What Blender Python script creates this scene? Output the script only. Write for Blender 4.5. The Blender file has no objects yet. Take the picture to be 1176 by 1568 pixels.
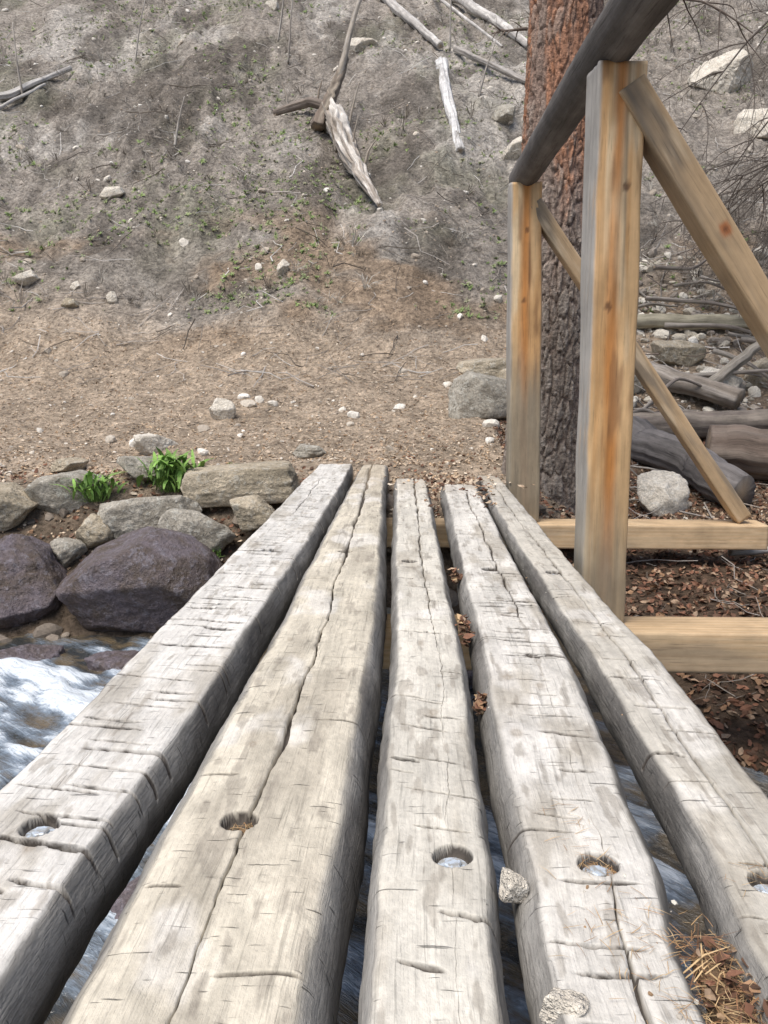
import bpy, math, numpy as np
from mathutils import Vector
rng=np.random.default_rng(11)
TAB=rng.random((256,256)); TAB3=rng.random((64,64,64))
def sm(t): return t*t*(3-2*t)
def sstep(a,b,x): return sm(np.clip((np.asarray(x,float)-a)/(b-a),0,1))
def vn2(x,y,s=0):
    x=np.asarray(x,float)+s*17.37; y=np.asarray(y,float)+s*9.71
    xi=np.floor(x).astype(int); yi=np.floor(y).astype(int); fx=sm(x-xi); fy=sm(y-yi)
    a=TAB[xi&255,yi&255];b=TAB[(xi+1)&255,yi&255];c=TAB[xi&255,(yi+1)&255];d=TAB[(xi+1)&255,(yi+1)&255]
    return (a*(1-fx)+b*fx)*(1-fy)+(c*(1-fx)+d*fx)*fy
def fbm(x,y,o=4,s=0):
    r=0;a=1;t=0
    x=np.asarray(x,float);y=np.asarray(y,float)
    for i in range(o):
        r=r+a*(vn2(x,y,s+i*3)*2-1);t+=a;a*=.5;x=x*2.03+1.3;y=y*2.03+.7
    return r/t
def vn3(p,s=0):
    p=p+s*7.31; i=np.floor(p).astype(int); f=sm(p-i); r=0
    for dx in (0,1):
        for dy in (0,1):
            for dz in (0,1):
                w=(f[...,0] if dx else 1-f[...,0])*(f[...,1] if dy else 1-f[...,1])*(f[...,2] if dz else 1-f[...,2])
                r=r+w*TAB3[(i[...,0]+dx)&63,(i[...,1]+dy)&63,(i[...,2]+dz)&63]
    return r*2-1
def fbm3(p,o=4,s=0):
    r=0;a=1;t=0
    for i in range(o): r=r+a*vn3(p,s+i);t+=a;a*=.5;p=p*2.07
    return r/t
def worley(x,y,wrap=None,s=0):
    xi=np.floor(x).astype(int); yi=np.floor(y).astype(int)
    f1=np.full(x.shape,9.);f2=np.full(x.shape,9.);idv=np.zeros(x.shape)
    for dx in (-1,0,1):
        for dy in (-1,0,1):
            cx=xi+dx;cy=yi+dy; hx=cx if wrap is None else cx%wrap
            jx=TAB[(hx+s)&255,(cy)&255];jy=TAB[(hx+90+s)&255,(cy+41)&255]
            d=np.hypot(cx+jx-x,cy+jy-y); iv=TAB[(hx+33)&255,(cy+77)&255]
            c=d<f1; f2=np.where(c,f1,np.minimum(f2,d)); idv=np.where(c,iv,idv); f1=np.where(c,d,f1)
    return f1,f2,idv
scene=bpy.context.scene; COL=scene.collection
def mk(name,v,quads=None,tris=None,col=None,gc=None,mat=None,smooth=True,parent=None):
    me=bpy.data.meshes.new(name); v=np.ascontiguousarray(v,dtype=np.float32).reshape(-1,3)
    idx=[];st=[];n=0
    if quads is not None and len(quads):
        q=np.asarray(quads,dtype=np.int32).reshape(-1,4); idx.append(q.ravel()); st.append(np.arange(len(q))*4); n=len(q)*4
    if tris is not None and len(tris):
        t=np.asarray(tris,dtype=np.int32).reshape(-1,3); idx.append(t.ravel()); st.append(n+np.arange(len(t))*3)
    idx=np.concatenate(idx).astype(np.int32); st=np.concatenate(st).astype(np.int32)
    me.vertices.add(len(v)); me.vertices.foreach_set('co',v.ravel())
    me.loops.add(len(idx)); me.loops.foreach_set('vertex_index',idx)
    me.polygons.add(len(st)); me.polygons.foreach_set('loop_start',st)
    me.polygons.foreach_set('use_smooth',np.full(len(st),smooth,dtype=bool))
    me.update(calc_edges=True)
    if col is not None:
        c=np.ones((len(v),4),dtype=np.float32); c[:,:3]=np.clip(np.asarray(col).reshape(-1,3),0.005,.9)
        a=me.color_attributes.new('Col','FLOAT_COLOR','POINT'); a.data.foreach_set('color',c.ravel())
    if gc is not None:
        a=me.attributes.new('gc','FLOAT_VECTOR','POINT'); a.data.foreach_set('vector',np.ascontiguousarray(gc,dtype=np.float32).reshape(-1))
    ob=bpy.data.objects.new(name,me); COL.objects.link(ob)
    if mat: me.materials.append(mat)
    if parent: ob.parent=parent
    return ob
def empty(name):
    e=bpy.data.objects.new(name,None); e.empty_display_size=.2; COL.objects.link(e); return e
def gridq(n,m,closed=False,off=0):
    mm=m if closed else m-1
    i=np.arange(n-1)[:,None];j=np.arange(mm)[None,:];j2=(j+1)%m
    return (np.stack([i*m+j+0*j2,i*m+j2,(i+1)*m+j2,(i+1)*m+j],-1)+off).reshape(-1,4)
# ---------------- materials
def newmat(name):
    m=bpy.data.materials.new(name); m.use_nodes=True; nt=m.node_tree; b=nt.nodes['Principled BSDF']; return m,nt,b
def L(nt,a,b): nt.links.new(a,b)
def noise(nt,vec,scale,detail=3,rough=.6,dist=0):
    n=nt.nodes.new('ShaderNodeTexNoise'); n.inputs['Scale'].default_value=scale;n.inputs['Detail'].default_value=detail
    n.inputs['Roughness'].default_value=rough;n.inputs['Distortion'].default_value=dist
    L(nt,vec,n.inputs['Vector']); return n.outputs[0]
def mapping(nt,vec,sc,rot=(0,0,0)):
    n=nt.nodes.new('ShaderNodeMapping'); n.inputs['Scale'].default_value=sc;n.inputs['Rotation'].default_value=rot; L(nt,vec,n.inputs['Vector']);return n.outputs[0]
def rng_(nt,v,a,b,c,d):
    n=nt.nodes.new('ShaderNodeMapRange');n.inputs[1].default_value=a;n.inputs[2].default_value=b;n.inputs[3].default_value=c;n.inputs[4].default_value=d;L(nt,v,n.inputs[0]);return n.outputs[0]
def mth(nt,op,a,b):
    n=nt.nodes.new('ShaderNodeMath');n.operation=op
    for i,x in enumerate((a,b)):
        if isinstance(x,(int,float)): n.inputs[i].default_value=x
        else: L(nt,x,n.inputs[i])
    return n.outputs[0]
def cmul(nt,c,f):
    n=nt.nodes.new('ShaderNodeVectorMath');n.operation='SCALE';L(nt,c,n.inputs[0])
    if isinstance(f,(int,float)): n.inputs['Scale'].default_value=f
    else: L(nt,f,n.inputs['Scale'])
    return n.outputs[0]
def cmix(nt,f,a,b):
    n=nt.nodes.new('ShaderNodeMix');n.data_type='RGBA'
    if isinstance(f,(int,float)): n.inputs[0].default_value=f
    else: L(nt,f,n.inputs[0])
    for k,x in ((6,a),(7,b)):
        if isinstance(x,tuple): n.inputs[k].default_value=(*x,1)
        else: L(nt,x,n.inputs[k])
    return n.outputs[2]
def bump(nt,b,h,dist,st=1.0):
    n=nt.nodes.new('ShaderNodeBump');n.inputs['Distance'].default_value=dist;n.inputs['Strength'].default_value=st
    L(nt,h,n.inputs['Height']);L(nt,n.outputs[0],b.inputs['Normal'])
def attr(nt,name,kind=0):
    n=nt.nodes.new('ShaderNodeAttribute');n.attribute_name=name;return n.outputs['Vector' if kind else 'Color']
def wood_mat(name,cross=.0,gr=1.0,bd=.002,rough=.8):
    m,nt,b=newmat(name); c=attr(nt,'Col');g=attr(nt,'gc',1)
    f1=noise(nt,mapping(nt,g,(190,190,7)),1,3,.65,.3)
    f2=noise(nt,mapping(nt,g,(45,45,1.8)),1,3,.6,.6)
    f3=noise(nt,mapping(nt,g,(11,11,7)),1,4,.65)
    hair=rng_(nt,f1,.32,.42,1-.30*gr,1.0)
    k=mth(nt,'MULTIPLY',rng_(nt,f2,.3,.7,1-.12*gr,1+.10*gr),rng_(nt,f3,.3,.7,1-.24*gr,1+.13*gr))
    k=mth(nt,'MULTIPLY',k,hair)
    h=mth(nt,'ADD',mth(nt,'MULTIPLY',f1,.6),mth(nt,'MULTIPLY',f3,.8))
    if cross>0:
        x1=noise(nt,mapping(nt,g,(16,16,170),(0,.22,0)),1,2,.6,.5)
        scr=rng_(nt,x1,.28,.34,1-.6*cross,1.0); k=mth(nt,'MULTIPLY',k,scr)
        x2=noise(nt,mapping(nt,g,(110,110,70)),1,3,.7)
        k=mth(nt,'MULTIPLY',k,rng_(nt,x2,.3,.7,1-.15*cross,1+.08*cross))
        h=mth(nt,'ADD',h,mth(nt,'MULTIPLY',scr,.8)); h=mth(nt,'ADD',h,mth(nt,'MULTIPLY',x2,.7))
    L(nt,cmul(nt,c,k),b.inputs['Base Color']); b.inputs['Roughness'].default_value=rough
    b.inputs['Specular IOR Level'].default_value=.3
    bump(nt,b,h,bd); return m
def vc_mat(name,ns=60,amt=.25,bd=.003,rough=.9,trans=0,spec=.25):
    m,nt,b=newmat(name); c=attr(nt,'Col');t=nt.nodes.new('ShaderNodeTexCoord').outputs['Object']
    f=noise(nt,t,ns,3,.65); L(nt,cmul(nt,c,rng_(nt,f,.3,.7,1-amt,1+amt)),b.inputs['Base Color'])
    b.inputs['Roughness'].default_value=rough;b.inputs['Specular IOR Level'].default_value=spec
    if bd>0: bump(nt,b,f,bd)
    return m
def rock_mat(name,c1,c2,c3,lichen=.5,ro=.85):
    m,nt,b=newmat(name); t=nt.nodes.new('ShaderNodeTexCoord').outputs['Object']
    a=noise(nt,t,6,5,.7,.4);f=noise(nt,t,70,4,.75);s=noise(nt,t,19,5,.8,.2)
    c=cmix(nt,rng_(nt,a,.40,.60,0,1),c1,c2); c=cmix(nt,rng_(nt,s,.53,.60,0,lichen),c,c3)
    c=cmul(nt,c,rng_(nt,f,.3,.7,.6,1.35)); L(nt,c,b.inputs['Base Color']); b.inputs['Roughness'].default_value=ro
    h=mth(nt,'ADD',mth(nt,'MULTIPLY',s,1.0),mth(nt,'MULTIPLY',f,.5)); bump(nt,b,h,.022); return m
M_log=wood_mat('weathered_hewn_log',cross=1.0,gr=1.0,bd=.003)
M_post=wood_mat('stained_post_wood',cross=.0,gr=.8,bd=.0015,rough=.6)
M_beam=wood_mat('new_timber',cross=0,gr=1.0,bd=.001,rough=.65)
M_dead=wood_mat('dead_wood',cross=0,gr=1.5,bd=.006)
M_bark=vc_mat('bark',60,.35,.012)
M_twig=vc_mat('twig_wood',30,.2,0)
M_leaf=vc_mat('dry_leaves',40,.25,0,.75)
M_green=vc_mat('green_leaves',30,.2,0,.6)
M_peb=vc_mat('pebble_stone',70,.22,.003)
R_tan=rock_mat('granite_tan',(.52,.45,.34),(.34,.29,.21),(.56,.54,.47),.6)
R_gray=rock_mat('granite_gray',(.44,.41,.35),(.27,.245,.20),(.56,.55,.49),.75)
R_wet=rock_mat('wet_dark_rock',(.155,.13,.145),(.10,.075,.06),(.25,.235,.27),.6,.4)
R_pale=rock_mat('pale_stone',(.72,.67,.58),(.56,.51,.43),(.8,.78,.72),.5)
# ---------------- terrain
PLy=[-60,3.35,3.7,3.9,4.2,4.5,4.8,6,7,7.6,8.2,90];PLz=[-.85,-.85,-.66,-.52,-.25,-.08,-.02,.18,.48,.82,1.25,60.]
PRy=[-60,1.9,2.3,2.8,4,5,6,7,8,9,10,90];PRz=[-.85,-.85,-.68,-.52,-.42,-.3,0,.5,1.1,1.75,2.4,60.]
def sprof(y,Y,Z):
    r=0
    for d,w in ((-.3,.15),(-.12,.2),(0,.3),(.12,.2),(.3,.15)): r=r+w*np.interp(y+d,Y,Z)
    return r
def ground(x,y,fine=True):
    x=np.asarray(x,float);y=np.asarray(y,float)
    k=sstep(.5,1.15,x+.12*fbm(x*2,y*2,2,5))
    yl=y+.18*fbm(x*1.1,y*.2,3,9)*sstep(.6,1.2,abs(x+.05))
    z=sprof(yl,PLy,PLz)*(1-k)+sprof(y,PRy,PRz)*k
    nb=np.interp(y,[-60,-3,-.9,-.3,.4,.9,1.3],[.3,-.1,-.12,-.3,-.52,-.72,-.9])
    z=np.maximum(z,nb)
    hill=sstep(7.2,9.5,y)
    z=z+hill*(.26*fbm(x*.55,y*.5,3,1)+.13*fbm(x*1.9,y*1.5,3,2))
    far=np.clip((abs(x)-6)/20,0,1); z=z+far*1.5*fbm(x*.07,y*.07,3,4)*sstep(6,14,y)
    z=z+(.035+.06*hill)*fbm(x*5,y*4,3,6)
    if fine: z=z+(.012+.030*hill)*fbm(x*13,y*10,3,7)+.035*hill*fbm(x*7+y*.8,y*1.6,3,8)
    return z
def gnorm(x,y):
    e=.06; gx=(ground(x+e,y,False)-ground(x-e,y,False))/(2*e);gy=(ground(x,y+e,False)-ground(x,y-e,False))/(2*e)
    n=np.stack([-gx,-gy,np.ones_like(gx)],-1); return n/np.linalg.norm(n,axis=-1,keepdims=True)
def axis(segs):
    o=[]
    for a,b,s in segs: o.append(np.arange(a,b,s))
    return np.concatenate(o+[[segs[-1][1]]])
xs=axis([(-90,-20,4),(-20,-8,.5),(-8,-5.5,.12),(-5.5,6,.030),(6,9,.12),(9,20,.5),(20,90,4)])
ys=axis([(-60,-8,4),(-8,-1,.4),(-1,2.2,.08),(2.2,10,.028),(10,18,.04),(18,24,.3),(24,90,3)])
X,Y=np.meshgrid(xs,ys); Z=ground(X,Y)
V=np.stack([X,Y,Z],-1)
def mix(a,b,k): return a*(1-k[...,None])+b*k[...,None]
K3=lambda *a: np.array(a)+0*V
hillm=sstep(7.4,8.6,Y+.5*fbm(X*.9,Y*.9,3,21)-.25*X*(X>1))
c=mix(K3(.46,.37,.28),K3(.325,.292,.255),hillm)
p=fbm(X*.9,Y*.7,4,31); c=mix(c,K3(.48,.45,.41),sstep(.0,.4,p)*hillm*.85)
p=fbm(X*1.5,Y*1.1,4,37); c=mix(c,K3(.135,.118,.10),sstep(.04,.38,p)*hillm*.75)
p=fbm(X*1.1,Y*.9,4,39); c=mix(c,K3(.22,.225,.16),sstep(.05,.45,p-.12*np.clip(X-.5,0,4))*sstep(8,9.5,Y)*.45)
p=fbm(X*1.2,Y*2.0,4,41); c=mix(c,K3(.33,.245,.17),sstep(-.1,.35,p)*sstep(7.1,7.8,Y)*(1-sstep(8.8,9.8,Y))*.8)
bank=1-sstep(4.1,4.7,Y+.2*fbm(X*3,Y*3,3,51)); c=mix(c,K3(.12,.09,.065),bank*.9)
rb=sstep(.6,1.2,X)*(1-sstep(6,7.4,Y)); c=mix(c,K3(.14,.095,.065),rb*.85)
c=c*(1+.28*fbm(X*7,Y*6,3,61)+.18*fbm(X*13,Y*10,3,7)*hillm+.3*fbm(X*7+Y*.8,Y*1.6,3,8)*hillm)[...,None]
mg,nt,b=newmat('soil_ground'); t=nt.nodes.new('ShaderNodeTexCoord').outputs['Object']
ca=attr(nt,'Col'); n1=noise(nt,t,24,6,.78)
vo=nt.nodes.new('ShaderNodeTexVoronoi');vo.inputs['Scale'].default_value=42;L(nt,t,vo.inputs['Vector'])
sp=nt.nodes.new('ShaderNodeSeparateColor');L(nt,vo.outputs['Color'],sp.inputs[0])
st=mth(nt,'MULTIPLY',rng_(nt,vo.outputs['Distance'],.26,.36,1,0),mth(nt,'GREATER_THAN',sp.outputs[0],.68))
n3=noise(nt,t,6,4,.7)
k=mth(nt,'MULTIPLY',rng_(nt,n1,.34,.66,.48,1.45),rng_(nt,n3,.3,.7,.72,1.25))
k=mth(nt,'MULTIPLY',k,mth(nt,'ADD',1.0,mth(nt,'MULTIPLY',st,rng_(nt,sp.outputs[1],0,1,-.4,.5))))
L(nt,cmul(nt,ca,k),b.inputs['Base Color']);b.inputs['Roughness'].default_value=.95;b.inputs['Specular IOR Level'].default_value=.15
h=mth(nt,'ADD',n1,mth(nt,'MULTIPLY',st,.4)); bump(nt,b,h,.045)
mk('ground',V,gridq(len(ys),len(xs)),col=c,mat=mg)
# ---------------- creek
wx=axis([(-14,-3.4,.12),(-3.4,2.6,.016),(2.6,14,.12)]);wy=axis([(-.5,.6,.08),(.6,4.6,.016)])
WX,WY=np.meshgrid(wx,wy)
u=WX*.80-WY*.60; w=WX*.60+WY*.80
rap=np.exp(-((WX+1.6)**2/.6+(WY-2.95)**2/.30))+.7*np.exp(-((WX+.9)**2/.5+(WY-2.1)**2/.35))+.5*np.exp(-((WX-.4)**2/.5+(WY-1.8)**2/.3))
wp=.35*fbm(WX*2,WY*2,2,3)
tr=fbm(u*2.4+wp,w*6+wp*3,3,71); tr2=fbm(u*6+wp,w*17,4,75)
WZ=-.665+.016*tr+.008*tr2+rap*(.045*tr+.018*tr2+.03)
foam=sstep(-.25,.75,tr*1.0+.7*tr2+.8*rap-.25)*np.clip(.25+1.0*rap,0,1)
mw,nt,b=newmat('creek_water');t=nt.nodes.new('ShaderNodeTexCoord').outputs['Object']
fa=attr(nt,'Col');fs=nt.nodes.new('ShaderNodeSeparateColor');L(nt,fa,fs.inputs[0])
wm=mapping(nt,t,(1,1,1),(0,0,.64))
sn=noise(nt,mapping(nt,wm,(9,52,20)),1,4,.7,.7);sn2=noise(nt,mapping(nt,wm,(60,150,60)),1,3,.65);bed=noise(nt,t,7,3,.6,.6)
ff=mth(nt,'ADD',fs.outputs[0],mth(nt,'MULTIPLY',mth(nt,'SUBTRACT',sn,.5),mth(nt,'ADD',.35,mth(nt,'MULTIPLY',fs.outputs[0],1.7))))
ff=mth(nt,'ADD',ff,mth(nt,'MULTIPLY',mth(nt,'SUBTRACT',sn2,.5),.30))
ff=rng_(nt,ff,.05,.95,0,1)
bc=cmix(nt,rng_(nt,bed,.42,.6,0,1),(.035,.038,.038),(.14,.11,.07))
cw=cmix(nt,rng_(nt,ff,0,.4,0,1),bc,(.20,.25,.31)); cw=cmix(nt,rng_(nt,ff,.35,.9,0,1),cw,(.74,.81,.88))
L(nt,cw,b.inputs['Base Color']);L(nt,rng_(nt,ff,.2,.8,.05,.35),b.inputs['Roughness']);b.inputs['Specular IOR Level'].default_value=.6
bump(nt,b,sn,.014)
mk('creek_water',np.stack([WX,WY,WZ],-1),gridq(len(wy),len(wx)),col=np.repeat(foam[...,None],3,-1),mat=mw)
# ---------------- footbridge
bridge=empty('wooden_footbridge')
ctl=[-.8,.73,.89,1.57,2.45,4.05,5.1]
logs=[
 dict(n='deck_log_1',Lx=[-.56,-.56,-.56,-.555,-.555,-.56,-.555],Rx=[-.355,-.355,-.355,-.335,-.325,-.325,-.34],y1=4.95,base=(.66,.645,.61),k=.008,cf=.56,
   crack=(-.02,.25),cw=0.9,slant=-.16,holes=[(-.452,.925),(-.44,2.5)],nk=105,kd=1.1,kw=2.5,seed=1),
 dict(n='deck_log_2',Lx=[-.32,-.318,-.323,-.308,-.31,-.306,-.3],Rx=[-.068,-.068,-.064,-.056,-.075,-.125,-.14],y1=4.8,base=(.60,.555,.46),k=.022,cf=.60,
   crack=(.0,.6),cw=1.8,slant=.05,holes=[(-.208,.935),(-.20,2.47)],nk=26,kd=.5,kw=1.5,seed=2),
 dict(n='deck_log_3',Lx=[-.05,-.048,-.046,-.042,-.06,-.088,-.09],Rx=[.09,.092,.099,.113,.098,.084,.08],y1=4.2,base=(.62,.595,.53),k=.008,cf=.62,
   crack=(.012,.3),cw=1.3,slant=-.26,holes=[(.049,.875),(-.005,2.36)],nk=26,kd=.8,kw=2.1,seed=3),
 dict(n='deck_log_4',Lx=[.115,.117,.117,.125,.134,.135,.135],Rx=[.265,.268,.296,.318,.312,.325,.33],y1=4.0,base=(.63,.61,.565),k=.010,cf=.60,
   crack=(.01,.35),cw=1.3,slant=-.12,holes=[(.212,.865),(.22,2.27)],nk=48,kd=.7,kw=2.1,seed=4),
 dict(n='deck_log_5',Lx=[.315,.316,.335,.342,.33,.335,.335],Rx=[.475,.475,.482,.485,.47,.46,.45],y1=4.35,base=(.52,.495,.44),k=.010,cf=.58,
   crack=(.0,.3),cw=1.3,slant=-.14,holes=[(.39,.835),(.39,2.24)],nk=32,kd=.7,kw=2.1,seed=5)]
def smin(a,b,k):
    h=np.clip(.5+.5*(b-a)/k,0,1); return b*(1-h)+a*h-k*h*(1-h)
M_bolt,nt,b=newmat('galvanised_bolt');b.inputs['Metallic'].default_value=.3;b.inputs['Roughness'].default_value=.5
t=nt.nodes.new('ShaderNodeTexCoord').outputs['Object'];f=noise(nt,t,150,3);L(nt,cmix(nt,rng_(nt,f,.45,.6,0,.7),(.55,.63,.72),(.30,.27,.22)),b.inputs['Base Color'])
def bolt(x,y,z,r=.0135):
    vs=[];n=24
    for rr,zz in ((r*1.3,0),(r*1.3,.002)):
        for i in range(n): a=i*2*math.pi/n; vs.append((x+rr*math.cos(a),y+rr*math.sin(a),z+zz))
    q=[(i,(i+1)%n,n+(i+1)%n,n+i) for i in range(n)]
    vs.append((x,y,z+.002)); tr=[(n+i,n+(i+1)%n,2*n) for i in range(n)]
    o=len(vs)
    for rr,zz in ((r*.8,.002),(r*.8,.006),(r*.68,.0075)):
        for i in range(6): a=i*math.pi/3+.3; vs.append((x+rr*math.cos(a),y+rr*math.sin(a),z+zz))
    for l in range(2): q+=[(o+l*6+i,o+l*6+(i+1)%6,o+(l+1)*6+(i+1)%6,o+(l+1)*6+i) for i in range(6)]
    vs.append((x,y,z+.0075)); tr+=[(o+12+i,o+12+(i+1)%6,o+18) for i in range(6)]
    mk('bolt',vs,q,tr,mat=M_bolt,smooth=False,parent=bridge)
for lg in logs:
    r=np.random.default_rng(lg['seed']*13); sd=lg['seed']*7
    y0=-.7;y1=lg['y1']
    s=np.concatenate([np.arange(y0,.4,.02),np.arange(.4,1.7,.0045),np.arange(1.7,3,.008),np.arange(3,y1,.013),[y1]])
    ker=[]
    ky=.55+(y1-.65)*(np.arange(lg['nk'])+r.uniform(-.45,.45,lg['nk']))/lg['nk']
    if lg['seed']==3: ky=np.concatenate([ky,[1.02,1.07,1.115,1.22,1.27,1.34]])
    if lg['seed']==4: ky=np.concatenate([r.uniform(1.5,2.3,22),ky])
    if lg['seed']==1: ky=ky[ky<4.3]
    ex=[]
    for a in ky:
        cxk=r.uniform(-.75,.75);hw=r.uniform(.3,.95)
        if lg['seed']==1: cxk=r.uniform(-.5,.8);hw=r.uniform(.4,1.25)
        if lg['seed']==2: cxk=r.choice([-.7,.55,.8]);hw=r.uniform(.2,.5)
        wd=r.uniform(.0009,.0021)*(1+.25*a)*lg['kw']; dp=r.uniform(.6,1.2)*.015*lg['kd']
        wig=r.uniform(-.8,.8)
        ker.append((a,cxk,hw,wd,dp,wig)); ex+= [a+q_*wd for q_ in (-2.4,-1.8,-1.3,-.9,-.45,0,.45,.9,1.3,1.8,2.4)]
    for hx,hy in lg['holes']: ex+=list(np.arange(hy-.035,hy+.035,.0025))
    s=np.unique(np.round(np.concatenate([s,ex]),4)); s=s[(s>=y0)&(s<=y1)]; n=len(s)
    Lx=np.interp(s,ctl,lg['Lx']);Rx=np.interp(s,ctl,lg['Rx'])
    Lx=Lx+.006*fbm(s*2.2,s*0,3,sd)+.0035*fbm(s*12,s*0,3,sd+4); Rx=Rx+.006*fbm(s*2.4,s*0+3,3,sd+1)+.0035*fbm(s*13,s*0,3,sd+5)
    R=(Rx-Lx)/2; cx=(Rx+Lx)/2; cc=lg['cf']*R; wt=np.sqrt(R*R-cc*cc)
    xc=lg['crack'][0]+wt*.35*fbm(s*lg['crack'][1]*1.3,s*0,3,sd+8)+.008*fbm(s*9,s*0,3,sd+9)+.0016*fbm(s*60,s*0,2,sd+10)
    on=sstep(-.35,-.05,fbm(s*.8,s*0,2,sd+12)); cwid=.0012*lg['cw']*(1+.3*s)*(.4+.9*np.abs(fbm(s*4,s*0,3,sd+14))*2)*np.clip(on,.15,1)
    nl=36; tl=np.linspace(0,1,nl); offs=np.array([-3.2,-1.3,-.9,0,.9,1.3,3.2])
    dprof=np.array([0,0,-1,-1,-1,0,0.])
    ext=.985
    left=-wt[:,None]*ext+(xc-3.4*cwid+wt*ext)[:,None]*tl[None,:]
    mid=xc[:,None]+cwid[:,None]*offs
    right=(xc+3.4*cwid)[:,None]+(wt*ext-(xc+3.4*cwid))[:,None]*tl[None,:]
    xt=np.concatenate([left,mid,right],1)
    phi=np.arctan2(xt,cc[:,None]+0*xt); ph0=np.arctan2(wt*ext,cc)
    ns=24; ts=(np.arange(1,ns+1)/(ns+.5))**1.3
    pl=-(ph0[:,None]+(math.pi-ph0)[:,None]*ts[None,::-1]); pr=ph0[:,None]+(math.pi-ph0)[:,None]*ts
    PH=np.concatenate([pl,phi,pr],1); m=PH.shape[1]
    cz=np.cos(PH); rt=np.where(cz>.08,cc[:,None]/np.maximum(cz,.08),9.)
    S=s[:,None]+0*PH; arc=PH*R[:,None]
    Rn=R[:,None]+.004*fbm(arc*14+3,S*4,3,sd+20)+.002*fbm(arc*50,S*25,3,sd+21)
    rr=smin(Rn,rt,lg['k']+0*PH)
    topn=sstep(.0,.02,Rn-rt+.012)
    rr=rr+.0012*fbm(arc*60,S*12,3,sd+22)
    xl=rr*np.sin(PH); zl=-cc[:,None]+rr*np.cos(PH)+lg['k']*.25
    yy=S+lg['slant']*xl
    zl+= (.0022*fbm(xl*14,yy*14,3,sd+24)+.002*fbm(xl*4,yy*5,2,sd+25))*topn
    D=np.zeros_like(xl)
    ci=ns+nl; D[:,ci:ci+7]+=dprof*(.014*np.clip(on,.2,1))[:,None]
    for a,cxk,hw,wd,dp,wig in ker:
        i0=np.searchsorted(s,a-3.2*wd);i1=np.searchsorted(s,a+3.2*wd)
        if i1<=i0: continue
        xf=xl[i0:i1]/wt[i0:i1,None]
        win=(1-sstep(hw*.6,hw,np.abs(xf-cxk)))*(cz[i0:i1]>.2)
        ww=wd*(.45+.55*win)*(1+.35*fbm(xf*4,xf*0+a*9,2,sd))
        ctr=a+wd*(wig*np.clip((xf-cxk)/hw,-1,1)+.6*fbm(xf*3,xf*0+a*5,2,sd+2))
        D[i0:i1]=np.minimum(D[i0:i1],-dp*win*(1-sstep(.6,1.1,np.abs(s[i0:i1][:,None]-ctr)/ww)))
    for hx,hy in lg['holes']:
        d=np.hypot(xl+cx[:,None]-hx,(yy-hy)); d=d*(1+.12*fbm(xl*40,yy*40,2,sd))
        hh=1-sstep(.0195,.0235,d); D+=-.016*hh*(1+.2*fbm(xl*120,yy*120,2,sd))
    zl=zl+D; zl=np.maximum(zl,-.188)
    VV=np.stack([xl+cx[:,None],yy,zl],-1)
    o1=np.ones(xl.shape+(3,))
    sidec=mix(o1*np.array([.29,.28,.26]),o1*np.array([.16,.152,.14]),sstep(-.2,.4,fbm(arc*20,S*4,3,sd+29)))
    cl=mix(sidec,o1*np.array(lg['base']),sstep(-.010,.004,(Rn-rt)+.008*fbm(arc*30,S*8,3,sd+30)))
    b1=fbm(xl*8,yy*2.2,4,sd+33); cl=cl*(1+.15*b1)[...,None]
    gr_=sstep(.08,.45,fbm(xl*12,yy*4,4,sd+36))*.6; cl=mix(cl,o1*np.array([.37,.335,.275]),gr_*topn)
    gr2=sstep(.2,.5,fbm(xl*9+5,yy*6,4,sd+38))*.6; cl=mix(cl,o1*np.array([.74,.72,.68]),gr2*topn)
    fl_=sstep(.28,.42,fbm(xl*70,yy*16,3,sd+39))*.5; cl=mix(cl,o1*np.array([.28,.25,.21]),fl_*topn)
    for _ in range(4):
        kx=r.uniform(-.8,.8)*float(wt.mean());kyy=r.uniform(.6,3.5);kr=r.uniform(.006,.011)
        wx_=.5*fbm(xl*45,yy*45,3,sd+3)
        d=np.hypot((xl-kx)/kr,(yy-kyy)/(kr*2.0))+wx_; ring=.5+.5*np.cos(d*8)
        kk=(1-sstep(.4,1.3,d)); cl=mix(cl,o1*np.array([.27,.22,.16])+.14*ring[...,None],kk*.55)
    cl=mix(cl,o1*np.array([.055,.045,.038]),np.clip(-D/.0045,0,1)*.93)  # colour darkens with groove depth: crack dirt plus painted-in shade
    far=sstep(3.4,4.5,yy+.25*fbm(xl*20,yy*5,3,sd)); cl=mix(cl,o1*np.array([.44,.37,.28]),far*.5*(lg['seed']>1)*topn)
    gcc=np.stack([np.where(topn>.3,xl,arc)+lg['seed']*.7,zl*.5,yy],-1)
    nv=n*m; allv=np.concatenate([VV.reshape(-1,3),VV[0].mean(0)[None],VV[-1].mean(0)[None]])
    q=gridq(n,m,True); j=np.arange(m); tr_=np.concatenate([np.stack([(j+1)%m,j,0*j+nv],-1),np.stack([(n-1)*m+j,(n-1)*m+(j+1)%m,0*j+nv+1],-1)])
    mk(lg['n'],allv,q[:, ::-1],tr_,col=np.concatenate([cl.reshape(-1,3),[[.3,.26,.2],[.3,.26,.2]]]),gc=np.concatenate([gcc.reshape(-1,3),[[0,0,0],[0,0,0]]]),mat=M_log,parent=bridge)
    for hx,hy in lg['holes']:
        if lg['seed'] in (1,3,5) or hy<1 and lg['seed']==4: bolt(hx,hy,-.0125)
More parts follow.
